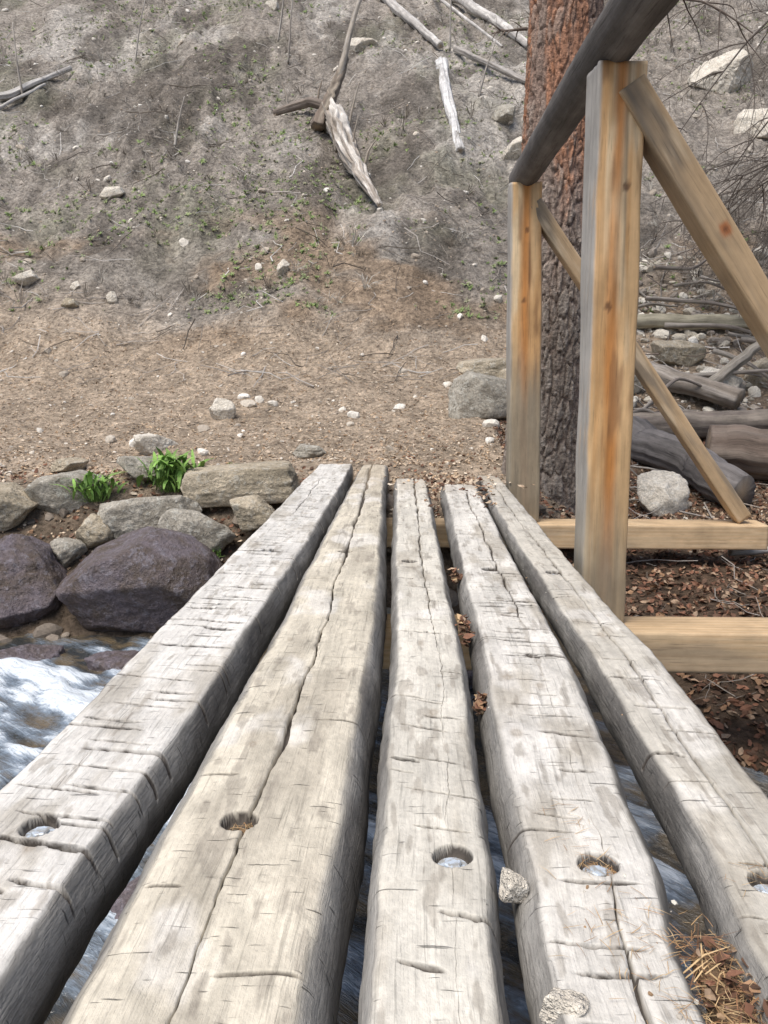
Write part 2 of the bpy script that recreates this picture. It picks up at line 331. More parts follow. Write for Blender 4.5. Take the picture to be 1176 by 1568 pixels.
def rsq(half_x,half_y,M,rad):
    out=[]
    for k in range(4):
        for i in range(M):
            t=-1+2*i/M
            p={0:(t,-1),1:(1,t),2:(-t,1),3:(-1,-t)}[k]; out.append((p[0]*half_x,p[1]*half_y))
    o=np.array(out); ix=np.array([half_x-rad,half_y-rad]); cpt=np.clip(o,-ix,ix); d=o-cpt; ln=np.linalg.norm(d,axis=1,keepdims=True)
    corner=(np.abs(o)>ix).all(axis=1)
    o[corner]=cpt[corner]+d[corner]/np.maximum(ln[corner],1e-9)*rad
    return o
def timber(name,A,B,hx,hy,colf,mat,M=18,seed=0,rad=.008,up=(0,-1,0),wob=.0015,step=.012,taper=1.0,parent=bridge):
    A=np.array(A,float);B=np.array(B,float);Ln=np.linalg.norm(B-A);T=(B-A)/Ln
    Vv=-np.array(up,float);Vv-=T*Vv.dot(T);Vv/=np.linalg.norm(Vv);U=np.cross(Vv,T)
    n=max(4,int(Ln/step));l=np.linspace(0,Ln,n);pr=rsq(hx,hy,M,rad);m=len(pr)
    Pp=np.repeat(pr[None],n,0)*(1+(taper-1)*(l/Ln))[:,None,None]
    Lg=l[:,None]+0*Pp[...,0]
    ang=np.arctan2(pr[:,1],pr[:,0])[None]+0*Lg
    Pp=Pp*(1+(wob/hx)*(fbm(np.cos(ang)*2+5,Lg*2.5+np.sin(ang)*2,3,seed)*2)[...,None])
    VV=A+Lg[...,None]*T+Pp[...,:1]*U+Pp[...,1:]*Vv
    cl=colf(Pp[...,0],Pp[...,1],Lg,hx,hy)
    nv=n*m;allv=np.concatenate([VV.reshape(-1,3),A[None],B[None]]);j=np.arange(m)
    tr=np.concatenate([np.stack([(j+1)%m,j,0*j+nv],-1),np.stack([(n-1)*m+j,(n-1)*m+(j+1)%m,0*j+nv+1],-1)])
    g=np.stack([Pp[...,0]+seed*.9,Pp[...,1],Lg],-1)
    ec=cl.reshape(-1,3).mean(0)[None]*.8
    return mk(name,allv,gridq(n,m,True),tr,col=np.concatenate([cl.reshape(-1,3),ec,ec]),gc=np.concatenate([g.reshape(-1,3),[[0,0,0],[0,0,0]]]),mat=mat,parent=parent)
def C(*a): return np.array(a,float)
def postcol(seed,graylen,orange,shift=0.):
    def f(px,py,l,hx,hy):
        one=np.ones(px.shape+(3,))
        c=one*C(.66,.44,.23)
        wob=.25*fbm(l*1.6,l*0,3,seed)
        s4=sstep(-.05,.25,fbm(px*22,l*2.2,4,seed+5)); c=mix(c,one*C(.76,.61,.40),s4*.75)
        s2=sstep(.1,.35,fbm(px*34,l*1.1,3,seed+2)); c=mix(c,one*C(.54,.29,.11),s2*.6)
        s1=np.exp(-(np.abs(px/hx-shift-wob)/.27)**3)*sstep(-.3,.15,fbm(px*9,l*1.9,4,seed+1)+orange)
        c=mix(c,one*C(.54,.22,.055),np.clip(s1,0,1)*.88)
        s3=sstep(.2,.45,fbm(px*30,l*3.2,4,seed+4)); c=mix(c,one*C(.22,.11,.05),s3*.6)
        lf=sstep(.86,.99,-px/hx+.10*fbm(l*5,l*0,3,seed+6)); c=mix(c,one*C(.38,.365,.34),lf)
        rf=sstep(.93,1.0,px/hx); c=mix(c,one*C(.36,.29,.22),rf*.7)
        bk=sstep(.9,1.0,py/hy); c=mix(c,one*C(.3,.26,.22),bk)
        g=1-sstep(graylen-.2,graylen+.18,l+.16*fbm(px*34,l*3,4,seed+8)); c=mix(c,one*C(.27,.235,.175),g*.88)
        for kz in (0.9,1.22):
            kx=.3*hx*math.sin(seed+kz*9); d=np.hypot((px-kx)/.010,(l-kz-.07*seed%.2)/.014)+.3*fbm(px*80,l*80,2,3); c=mix(c,one*C(.13,.06,.03),(1-sstep(.7,1.1,d))*.8*(py<0))
        ch=np.exp(-((px-.25*hx-.006*fbm(l*3,l*0,3,seed+12))/.0022)**2)*sstep(.75,1.0,l)*(py<0); c=mix(c,one*C(.10,.05,.025),ch*.8)
        c=c*(1+.12*fbm(px*70,l*7,3,seed+9))[...,None]
        return c
    return f
def beamcol(seed,base=(.64,.48,.30)):
    def f(px,py,l,hx,hy):
        one=np.ones(px.shape+(3,));c=one*C(*base)
        ringv=np.sin((px*45+py*30+.9*fbm(l*1.3,px*6,3,seed))*9); c=mix(c,one*C(base[0]*.74,base[1]*.62,base[2]*.5),sstep(-.1,.9,ringv)*.5)
        c=mix(c,one*C(.22,.13,.07),(1-sstep(.5,1.0,np.hypot((px)/.02,(l-1.05)/.04)))*.3)
        c=mix(c,one*C(.36,.29,.21),sstep(.05,.45,fbm(px*14,l*2.5,4,seed+7))*.55)
        return c*(1+.12*fbm(px*20,l*2,3,seed+3))[...,None]
    return f
def bracecol(seed):
    def f(px,py,l,hx,hy):
        one=np.ones(px.shape+(3,));c=one*C(.50,.355,.21)
        c=mix(c,one*C(.28,.22,.155),sstep(-.1,.35,fbm(px*16,l*2.5,4,seed)))
        c=mix(c,one*C(.64,.51,.35),sstep(.1,.4,fbm(px*26,l*3.2,4,seed+2))*.75)
        d=np.hypot((px+.01)/.016,(l-.46)/.024)+.35*fbm(px*60,l*50,3,seed); c=mix(c,one*C(.40,.13,.04),(1-sstep(.6,1.2,d))*.85);c=mix(c,one*C(.10,.04,.02),(1-sstep(.1,.5,d))*.7)
        return c*(1+.12*fbm(px*60,l*6,3,seed+5))[...,None]
    return f
ZB=-.19
timber('post_near',(.564,2.455,ZB),(.552,2.455,1.355),.066,.062,postcol(3,.30,.25,-.05),M_post,M=22,seed=3,up=(math.sin(math.radians(3)),-math.cos(math.radians(3)),0),wob=.005,step=.01)
timber('post_far',(.552,4.12,ZB),(.520,4.12,1.40),.074,.066,postcol(8,.72,.8,0.),M_post,M=18,seed=8,wob=.003)
timber('post_rear',(.585,.62,ZB),(.585,.62,1.31),.068,.066,postcol(5,.3,.3),M_post,M=12,seed=5,wob=.003)
for nm,yb,sd in (('outrigger_beam_near',2.40,1),('outrigger_beam_far',4.09,2),('outrigger_beam_rear',.62,4)):
    timber(nm,(-.5,yb,ZB-.062),(1.72 if sd!=1 else 1.66,yb,ZB-.062),.060,.085,beamcol(sd),M_beam,M=14,seed=sd,rad=.004,wob=.0006)
timber('brace_near',(.578,2.44,1.30),(1.585,2.44,ZB+.02),.040,.050,bracecol(2),M_post,M=14,seed=12,rad=.006,wob=.0015)
timber('brace_far',(.56,4.10,1.31),(1.62,4.09,ZB+.02),.036,.045,bracecol(7),M_post,M=12,seed=14,rad=.006,wob=.0015)
timber('brace_rear',(.60,.62,1.26),(1.60,.62,ZB+.02),.040,.050,bracecol(4),M_post,M=8,seed=15,rad=.006)
def sweep(name,P,rad,colf,mat,M=28,seed=0,parent=None,amp=.06,ridge=0,sq=1.0):
    P=np.array(P,float)
    T=np.gradient(P,axis=0);T/=np.linalg.norm(T,axis=1,keepdims=True)
    ref=C(0,0,1) if abs(T[:,2]).mean()<.9 else C(0,1,0)
    U=np.cross(T,ref);U/=np.linalg.norm(U,axis=1,keepdims=True);W=np.cross(U,T)
    l=np.concatenate([[0],np.cumsum(np.linalg.norm(np.diff(P,axis=0),axis=1))])
    a=np.arange(M)*2*math.pi/M; A=a[None]+0*l[:,None];Lg=l[:,None]+0*A
    r=np.asarray(rad)[:,None]*(1+amp*fbm(np.cos(A)*1.5+9,Lg*3+np.sin(A)*1.5,3,seed)*2)
    if ridge: r=r*(1+ridge*fbm(np.cos(A)*5+9,Lg*.8+np.sin(A)*5,3,seed+3)*1.3)
    VV=P[:,None]+r[...,None]*(np.cos(A)[...,None]*U[:,None]+sq*np.sin(A)[...,None]*W[:,None])
    cl=colf(A,Lg,VV); n=len(P);m=M;nv=n*m;j=np.arange(m)
    tr=np.concatenate([np.stack([j,(j+1)%m,0*j+nv],-1),np.stack([(n-1)*m+(j+1)%m,(n-1)*m+j,0*j+nv+1],-1)])
    g=np.stack([r*np.cos(A)+seed,r*np.sin(A),Lg],-1)
    return mk(name,np.concatenate([VV.reshape(-1,3),P[:1],P[-1:]]),gridq(n,m,True)[:,::-1],tr,col=np.concatenate([cl.reshape(-1,3),[[.4,.3,.2]]*2]),gc=np.concatenate([g.reshape(-1,3),[[0,0,0],[0,0,0]]]),mat=mat,parent=parent)
def plain(c1,c2,seed,f=6):
    def g(A,Lg,VV):
        k=sstep(-.3,.4,fbm(np.cos(A)*f*.4+4,Lg*f*.35+np.sin(A)*f*.3,4,seed)); return mix(np.ones(A.shape+(3,))*C(*c1),np.ones(A.shape+(3,))*C(*c2),k)
    return g
n=260;yy=np.linspace(-.9,4.24,n)
P=np.stack([.540-.012*(yy-2.4)+.010*fbm(yy*.7,yy*0,2,3),yy,1.418+.022*(yy-2.45)+.010*fbm(yy*.8,yy*0,2,7)],-1)
sweep('handrail_log',P,.069-.004*(yy-1.5)/2+.004*fbm(yy*1.5,yy*0,2,4),plain((.16,.15,.145),(.10,.093,.088),5),M_dead,M=44,seed=5,parent=bridge,amp=.04)
# ---------------- rocks
import bmesh
def ico(sub):
    bm=bmesh.new();bmesh.ops.create_icosphere(bm,subdivisions=sub,radius=1);v=np.array([x.co[:] for x in bm.verts]);f=np.array([[q.index for q in p.verts] for p in bm.faces]);bm.free();return v,f
ICO={s:ico(s) for s in (1,2,3,5,6)}
def rockshape(v,seed,planes=14,rough=.05,soft=.12):
    r=np.random.default_rng(seed);nn=r.normal(size=(planes,3));nn/=np.linalg.norm(nn,axis=1,keepdims=True);d=r.uniform(.5,.95,planes)
    rad=np.full(len(v),1.05)
    for a,b in zip(nn,d):
        dt=v@a; t=np.where(dt>.15,b/np.maximum(dt,.15),9.); rad=smin(rad,t,soft)
    o=v*rad[:,None]
    if rough: o=o*(1+rough*fbm3(v*2.2+seed,5,seed%50))[:,None]+v*(rough*.5*fbm3(v*8+seed,4,seed%40))[:,None]
    return o
def rock(name,x,y,w,d,h,mat,seed,rz=0,z=None,sink=.3,planes=16,box=0,soft=.008,rough=.10,tilt=0):
    v,f=ICO[6 if w>.5 else 5]; o=rockshape(v,seed,planes,rough,soft)
    if box:
        vv=v/np.max(np.abs(v)+.12,axis=1,keepdims=True)*.95; o=o*(1-box)+vv*box*(1+.08*fbm3(v*2.5+seed,5,3))[:,None]
    o=o/np.abs(o).max(0)*np.array([w/2,d/2,h/2])
    ct,s_=math.cos(tilt),math.sin(tilt); o=np.stack([o[:,0]*ct+o[:,2]*s_,o[:,1],-o[:,0]*s_+o[:,2]*ct],-1)
    cr,sr=math.cos(rz),math.sin(rz); o=np.stack([o[:,0]*cr-o[:,1]*sr,o[:,0]*sr+o[:,1]*cr,o[:,2]],-1)
    if z is None: z=float(ground(x,y))+h*(.5-sink)
    ob=mk(name,o,tris=f,mat=mat); ob.location=(x,y,z); return ob
rock('slab_stone',-.93,4.44,.64,.42,.22,R_tan,3,.14,z=-.06,box=.8,tilt=-.06)
rock('bank_rock',-1.62,5.2,.32,.25,.18,R_pale,4,.3,tilt=.2)
rock('bank_rock',-1.38,6.0,.22,.2,.2,R_pale,5,.8)
rock('bank_rock',-.66,5.2,.26,.24,.10,R_gray,6,.2)
rock('bank_rock',-1.88,4.42,.50,.36,.28,R_gray,7,.2,z=-.12,box=.35,tilt=.12)
rock('bank_rock',-2.22,4.22,.52,.4,.34,R_tan,8,.5,z=-.18,box=.3,tilt=-.2)
rock('bank_rock',-1.50,4.64,.40,.28,.20,R_gray,9,1.0,z=-.02,tilt=.25)
rock('bank_rock',-1.36,4.20,.56,.34,.26,R_gray,10,.2,z=-.21,box=.45,tilt=-.15)
rock('bank_rock',-1.08,4.06,.38,.3,.26,R_gray,11,.6,z=-.27,box=.3,tilt=.3)
rock('bank_rock',-.80,4.12,.26,.22,.2,R_tan,12,.1,z=-.17)
rock('bank_rock',-1.62,4.12,.26,.22,.2,R_tan,72,.1,z=-.27)
rock('bank_rock',-1.12,4.62,.20,.15,.12,R_tan,73,.7,z=-.04,tilt=.2)
rock('bank_rock',-.62,4.06,.18,.2,.16,R_gray,74,.7,z=-.28)
rock('bank_rock',-1.72,4.02,.20,.2,.18,R_gray,75,.3,z=-.36)
rock('bank_rock',-1.98,4.75,.22,.15,.1,R_tan,76,.7)
rock('dark_boulder',-1.27,3.80,.78,.62,.60,R_wet,23,.35,z=-.48,planes=9,soft=.005,rough=.07,box=.25,tilt=.12)
rock('dark_boulder',-1.92,3.84,.54,.5,.52,R_wet,14,.2,z=-.47,box=.2)
rock('dark_boulder',-2.45,3.75,.6,.5,.5,R_wet,15,.9,z=-.5)
rock('creek_stone',-1.60,3.34,.40,.26,.20,R_wet,16,.4,z=-.69)
rock('creek_stone',-1.95,3.28,.30,.22,.20,R_wet,77,.9,z=-.67)
rock('creek_stone',-1.50,2.62,.3,.3,.2,R_tan,17,.2,z=-.73)
rock('creek_stone',-1.22,3.30,.34,.3,.26,R_wet,78,.2,z=-.69)
rock('creek_stone',-.95,3.15,.36,.3,.28,R_wet,18,.2,z=-.68)
rock('creek_stone',-.55,3.45,.4,.3,.3,R_gray,68,.2,z=-.64)
rock('creek_stone',-.2,3.45,.4,.3,.3,R_gray,19,.2,z=-.6)
rock('creek_stone',.15,3.1,.3,.3,.25,R_wet,20,.2,z=-.66)
rock('creek_stone',-.55,1.7,.3,.3,.22,R_wet,21,.2,z=-.68)
rock('creek_stone',.1,1.5,.26,.2,.2,R_gray,22,.2,z=-.68)
rock('creek_stone',-1.3,1.9,.36,.3,.2,R_wet,24,.2,z=-.70)
rock('creek_stone',-1.85,2.75,.26,.3,.2,R_wet,69,.2,z=-.70)
rock('creek_stone',-1.05,2.45,.24,.2,.2,R_wet,79,.5,z=-.69)
rock('trail_rock',.52,6.25,.58,.46,.40,R_gray,25,.3,sink=.3,box=.3)
rock('trail_rock',.60,6.75,.52,.40,.18,R_tan,26,.2,z=.55,box=.5,tilt=-.08)
rock('trail_rock',.80,6.65,.45,.40,.3,R_tan,27,.2,z=.42)
rock('trail_rock',.98,6.2,.4,.40,.3,R_gray,28,.9)
rock('debris_rock',2.37,6.7,.54,.4,.38,R_pale,29,.2)
rock('debris_rock',2.22,7.2,.5,.4,.32,R_tan,30,.6)
rock('debris_rock',2.80,6.9,.4,.4,.32,R_tan,31,.6)
rock('debris_rock',1.50,5.05,.36,.3,.36,R_pale,32,.4,tilt=.4)
rock('debris_rock',1.25,7.0,.5,.4,.3,R_tan,33,.6)
rock('debris_rock',1.7,6.75,.3,.3,.24,R_gray,80,.6)
rock('debris_rock',2.9,5.9,.5,.5,.4,R_gray,34,.6)
rock('hill_rock',1.34,11.2,.44,.4,.42,R_pale,35,.3)
rock('hill_rock',1.22,11.9,.34,.4,.32,R_gray,36,.3)
rock('hill_rock',4.5,11.6,.7,.6,.5,R_pale,37,.3)
rock('hill_rock',5.1,11.0,.8,.6,.6,R_pale,38,.3)
rock('hill_rock',4.4,13.0,.9,.7,.7,R_pale,39,.3)
rock('hill_rock',3.4,8.7,.22,.2,.16,R_pale,40,.3)
rock('hill_rock',-3.78,8.35,.28,.2,.18,R_pale,41,.3)
rock('hill_rock',-1.26,8.35,.14,.14,.2,R_pale,42,.3)
rock('hill_rock',-3.25,8.2,.12,.12,.12,R_pale,43,.3)
rock('hill_rock',-2.85,8.05,.11,.12,.16,R_pale,44,.3)
rock('hill_rock',-3.2,7.9,.17,.14,.12,R_tan,45,.3)
rock('hill_rock',-3.45,9.9,.3,.2,.2,R_pale,46,.3)
rock('hill_rock',-.9,14.3,.7,.25,.3,R_pale,47,-.3)
rock('hill_rock',-2.5,16,.3,.25,.3,R_pale,48,-.3)
rock('loose_stone',.114,.83,.036,.034,.042,R_pale,50,.3,z=-.004,rough=.08)
rock('loose_stone',.136,.655,.05,.04,.036,R_pale,51,.3,z=-.006)
# ---------------- scatter
def scatter(name,temps,x,y,size,colr,mat,aniso=(1,1,1),jit=.25,lift=0.,z=None,nrm=None,smooth=False,seed=0):
    r=np.random.default_rng(seed+100); N=len(x)
    if z is None: z=ground(x,y)
    if nrm is None: nrm=gnorm(x,y)
    nn=nrm+r.normal(size=(N,3))*jit; nn/=np.linalg.norm(nn,axis=1,keepdims=True)
    a=r.uniform(0,2*math.pi,N); h=np.stack([np.cos(a),np.sin(a),0*a],-1); t=h-nn*(h*nn).sum(1,keepdims=True); t/=np.linalg.norm(t,axis=1,keepdims=True); bt=np.cross(nn,t)
    size=np.asarray(size); S=size[:,None]*np.array(aniso)[None]*r.uniform(.75,1.25,(N,3)); which=r.integers(0,len(temps),N)
    av=[];ac=[];af=[];o=0
    for k,(tv,tf) in enumerate(temps):
        ii=np.where(which==k)[0]
        if not len(ii): continue
        lv=tv[None]*S[ii][:,None,:]
        w=lv[...,:1]*t[ii][:,None]+lv[...,1:2]*bt[ii][:,None]+lv[...,2:]*nn[ii][:,None]
        w=w+np.stack([x[ii],y[ii],z[ii]+lift*size[ii]],-1)[:,None]
        av.append(w.reshape(-1,3)); ac.append(np.repeat(colr[ii],len(tv),0))
        af.append((tf[None]+(np.arange(len(ii))*len(tv))[:,None,None]+o).reshape(-1,3)); o+=len(ii)*len(tv)
    return mk(name,np.concatenate(av),tris=np.concatenate(af),col=np.concatenate(ac),mat=mat,smooth=smooth)
def pal(cols,N,r,var=.2):
    c=np.array(cols)[r.integers(0,len(cols),N)]; return c*(1+r.uniform(-var,var,(N,1)))
def wedge(N,r,y0,y1,pw=1.,xl=-.62,xr=.62,m=.6):
    y=y0+(y1-y0)*r.random(N)**pw; x=r.uniform(0,1,N)*(xr-xl)*y+xl*y; return x,y
pt2=[(rockshape(ICO[2][0],s,9,.05,.03),ICO[2][1]) for s in range(6)]
pt1=[(rockshape(ICO[1][0],s+20,6,0,.03)*np.array([1,.8,.7]),ICO[1][1]) for s in range(8)]
r=np.random.default_rng(5)
def ok(x,y,keep=None):
    k=~((abs(x+.04)<.62)&(y<4.9))
    return x[k],y[k]
x,y=wedge(22000,r,4.6,17,1.5); x,y=ok(x,y); N=len(x)
sz=.005+.018*r.random(N)**4+.003*(y>9); dens=fbm(x*1.3,y*1.3,3,91)>-.15+r.uniform(-.3,.3,N); x,y,sz=x[dens],y[dens],sz[dens];N=len(x)
cc=pal([(.43,.35,.27),(.48,.42,.34),(.35,.29,.23),(.54,.5,.44),(.26,.22,.18),(.32,.26,.2)],N,r)
scatter('pebbles',pt1,x,y,sz,cc,M_peb,(1,.8,.55),.3,.1,seed=1)
x,y=wedge(900,r,4.7,18,1.0); x,y=ok(x,y);N=len(x); sz=.014+.055*r.random(N)**4
scatter('stones',pt2,x,y,sz,pal([(.66,.62,.55),(.52,.47,.4),(.4,.35,.29),(.74,.71,.65)],N,r,.12),M_peb,(1,.8,.7),.3,.05,smooth=False,seed=2)
x=r.uniform(1.1,5,900);y=r.uniform(6.4,9,900);sz=.02+.07*r.random(900)**2.5
scatter('talus_stones',pt2,x,y,sz,pal([(.64,.6,.52),(.46,.42,.35),(.33,.29,.25)],900,r),M_peb,(1,.8,.6),.4,.2,smooth=False,seed=3)
x=r.uniform(-3.5,.7,1300);y=r.uniform(.3,4.4,1300);sz=.015+.06*r.random(1300)**2.5
scatter('creek_gravel',pt2,x,y,sz,pal([(.2,.17,.14),(.14,.12,.1),(.28,.24,.19)],1300,r),M_peb,(1,.8,.6),.3,.1,smooth=False,seed=4)
def leaft(n=1,curl=.3,asp=.5,seed=0):
    out=[];rr=np.random.default_rng(seed)
    for _ in range(n):
        c=rr.uniform(-curl,curl);e=rr.uniform(-curl,curl)
        v=np.array([[-1,0,.2*c],[-.35,asp,c],[-.35,-asp,e],[.4,asp*.9,e],[.4,-asp*.9,c],[1,0,.3*e],[0,0,-.12]]);f=np.array([[0,2,6],[6,1,0],[6,3,1],[2,4,6],[6,5,3],[4,5,6]]);out.append((v,f))
    return out
LT=leaft(6,.45,.5,3); CT=leaft(5,.25,.35,9)
red=[(.19,.095,.06),(.28,.17,.10),(.13,.07,.045),(.36,.26,.18),(.18,.11,.075),(.22,.11,.07),(.10,.06,.04)]
tan=[(.5,.38,.26),(.45,.35,.25),(.55,.45,.34),(.36,.25,.16),(.6,.52,.42)]
x=r.uniform(.56,3.4,17000);y=1.9+r.random(17000)*4.4;N=17000
scatter('leaf_litter',LT,x,y,.010+.013*r.random(N),pal(red,N,r),M_leaf,(1,1,1),.55,.5,seed=5)
x=r.normal(.25,.40,1500);y=4.15+np.abs(r.normal(0,.6,1500));k=(x>-.6);x,y=x[k],y[k];N=len(x)
scatter('leaf_litter',LT,x,y,.007+.010*r.random(N),pal(red+tan+tan,N,r),M_leaf,(1,1,1),.45,.6,seed=6)
x,y=wedge(20000,r,4.6,7.8,1.2);x,y=ok(x,y);N=len(x)
scatter('wood_chips',CT,x,y,.005+.012*r.random(N)**2,pal(tan+[(.28,.19,.12)],N,r),M_leaf,(1,1,1),.4,.4,seed=7)
x=r.uniform(-2.6,-.55,1500);y=r.uniform(3.9,4.8,1500)
scatter('leaf_litter',LT,x,y,.008+.012*r.random(1500),pal(red+tan,1500,r),M_leaf,(1,1,1),.5,.5,seed=8)
x=np.concatenate([r.normal(.10,.02,30),r.normal(.33,.02,40),r.normal(.22,.15,120)]);y=np.concatenate([r.uniform(3.3,4.2,70),4.3-np.abs(r.normal(0,.28,120))]);N=len(x)
up=np.tile([0,0,1.],(N,1))
scatter('deck_leaves',LT,x,y,.008+.011*r.random(N),pal(red+tan,N,r),M_leaf,(1,1,1),.3,0,z=np.full(N,.008),nrm=up,seed=9)
def gapclump(cx,y0,y1,w,zt,N,seed,needle=True):
    rr=np.random.default_rng(seed)
    n=60;yy=np.linspace(y0,y1,n);Pp=np.stack([cx+.004*fbm(yy*9,yy*0,2,seed),yy,zt-w*.9+.006*fbm(yy*22,yy*0,3,seed)],-1)
    sweep('gap_debris',Pp,w*(.35+.65*np.sin(np.linspace(.05,3.09,n))**.4),plain((.11,.07,.045),(.22,.15,.09),seed,30),M_bark,M=20,seed=seed,amp=.15)
    x=rr.normal(cx,w*.8,N);y=rr.uniform(y0,y1,N);z=zt+rr.uniform(-.012,.006,N);up=np.tile([0,0,1.],(N,1))
    scatter('pine_needles' if needle else 'gap_leaves',NT if needle else LT,x,y,(.012+.014*rr.random(N)) if needle else .006+.008*rr.random(N),pal([(.38,.25,.13),(.24,.13,.07),(.50,.36,.2),(.18,.1,.06)],N,rr) if needle else pal(red+[(.5,.35,.2)],N,rr),M_leaf,(1,1,1),.3 if needle else .6,0,z=z,nrm=up,seed=seed)
NT=[(np.array([[-1,-.025,0],[-1,.025,0],[0,.03+b,.08],[0,-.03+b,.08],[1,0,0]]),np.array([[0,1,2],[0,2,3],[3,2,4]])) for b in (-.12,.05,.15,0)]
gapclump(.300,.45,.77,.022,-.020,650,31)
gapclump(.108,.45,.60,.014,-.020,100,32)
gapclump(.122,1.34,1.39,.008,-.012,50,33,False)
gapclump(.120,1.70,1.86,.008,-.012,80,34,False)
gapclump(.122,2.2,2.3,.008,-.008,40,35,False)
xx_=r.normal(.30,.015,60);yy_=r.uniform(.5,.76,60)
scatter('gap_leaves',LT,xx_,yy_,.005+.007*r.random(60),pal(red,60,r),M_leaf,(1,1,1),.5,0,z=np.full(60,-.010),nrm=np.tile([0,0,1.],(60,1)),seed=37)
x=np.concatenate([r.normal(.25,.03,170),r.normal(.20,.02,60),r.normal(.395,.02,40),r.normal(-.208,.011,60),r.normal(.212,.011,80)]);y=np.concatenate([r.uniform(.5,.80,170),r.uniform(.6,1.0,60),r.uniform(.8,.87,40),r.normal(.935,.011,60),r.normal(.865,.011,80)]);N=len(x)
zz=np.full(N,.0045);zz[-140:]=-.008;zz[(x>.27)&(x<.31)]=-.004
scatter('pine_needles',NT,x,y,.006+.008*r.random(N),pal([(.42,.27,.13),(.33,.19,.09),(.5,.36,.2)],N,r),M_leaf,(1,1,1),.10,0,z=zz,nrm=np.tile([0,0,1.],(N,1)),seed=41)
x=np.concatenate([r.normal(.235,.03,26),r.uniform(-.3,.45,30)]);y=np.concatenate([r.uniform(.55,.85,26),r.uniform(.6,2.8,30)])
scatter('deck_crumbs',pt1,x,y,.0015+.003*r.random(56)**2,pal([(.5,.46,.4),(.3,.2,.12),(.6,.57,.5)],56,r),M_peb,(1,.8,.7),.2,.4,z=np.full(56,.001),nrm=np.tile([0,0,1.],(56,1)),seed=42)
def stick(seed):
    rr=np.random.default_rng(seed);P=np.stack([np.linspace(-1,1,5),rr.normal(0,.09,5),rr.normal(0,.05,5)],-1);rad=np.linspace(.02,.009,5);v=[]
    for p,q in zip(P,rad):
        for a in range(4): v.append(p+np.array([0,q*math.cos(a*1.57),q*math.sin(a*1.57)]))
    q=gridq(5,4,True);return np.array(v),np.concatenate([q[:,[0,1,2]],q[:,[0,2,3]]])
ST=[stick(s) for s in range(8)]
x,y=wedge(3600,r,6.8,17,1.1);N=len(x)
scatter('dead_twigs',ST,x,y,.04+.30*r.random(N)**3,pal([(.4,.37,.34),(.28,.25,.22),(.13,.11,.09),(.6,.58,.55)],N,r),M_twig,(1,1,1.),.25,.06,seed=51)
x=r.uniform(1,4,700);y=r.uniform(5,9,700)
scatter('dead_twigs',ST,x,y,.1+.3*r.random(700)**2,pal([(.45,.42,.38),(.3,.27,.24),(.16,.13,.11)],700,r),M_twig,(1,1,1.),.3,.08,seed=52)
x=r.uniform(.6,3,260);y=r.uniform(2.4,5,260)
scatter('dead_twigs',ST,x,y,.04+.14*r.random(260)**2,pal([(.4,.37,.34),(.28,.25,.22),(.16,.13,.11)],260,r),M_twig,(1,1,1.),.3,.15,seed=53)
def tuft(seed,n=6,w=.09,sp=.5):
    rr=np.random.default_rng(seed);v=[];f=[]
    for i in range(n):
        a=rr.uniform(0,6.28);d=C(math.cos(a),math.sin(a),0);s=C(-d[1],d[0],0);ln=rr.uniform(.6,1.1);b=d*rr.uniform(0,.15);o=len(v)
        m=b+d*sp*.35*ln+C(0,0,.6*ln);e=b+d*sp*ln+C(0,0,.95*ln*rr.uniform(.5,1))
        v+=[b-s*w*.5,b+s*w*.5,m-s*w,m+s*w,e];f+=[[o,o+1,o+3],[o,o+3,o+2],[o+2,o+3,o+4]]
    return np.array(v),np.array(f)
GT=[tuft(s,9,.13,.9) for s in range(5)]
x,y=wedge(15000,r,7.9,17,1.1);k=(fbm(x*.9,y*.9,3,95)-.10*np.clip(x,0,3)+r.uniform(-.25,.25,len(x)))>-.02;x,y=x[k],y[k];N=len(x)
scatter('grass',GT,x,y,.016+.038*r.random(N)**1.5,pal([(.24,.32,.12),(.28,.33,.16),(.18,.25,.09),(.3,.3,.2)],N,r),M_green,(1,1,.8),.3,0,seed=61)
DT=[tuft(s+9,12,.02,.9) for s in range(4)]
x,y=wedge(2800,r,8,17,1.1);k=fbm(x*.7,y*.7,3,98)>-.05;x,y=x[k],y[k];N=len(x)
scatter('dry_shrubs',DT,x,y,.06+.15*r.random(N)**2,pal([(.13,.11,.09),(.2,.18,.15),(.33,.3,.27),(.4,.38,.34)],N,r),M_twig,(1,1,1),.35,0,seed=62)
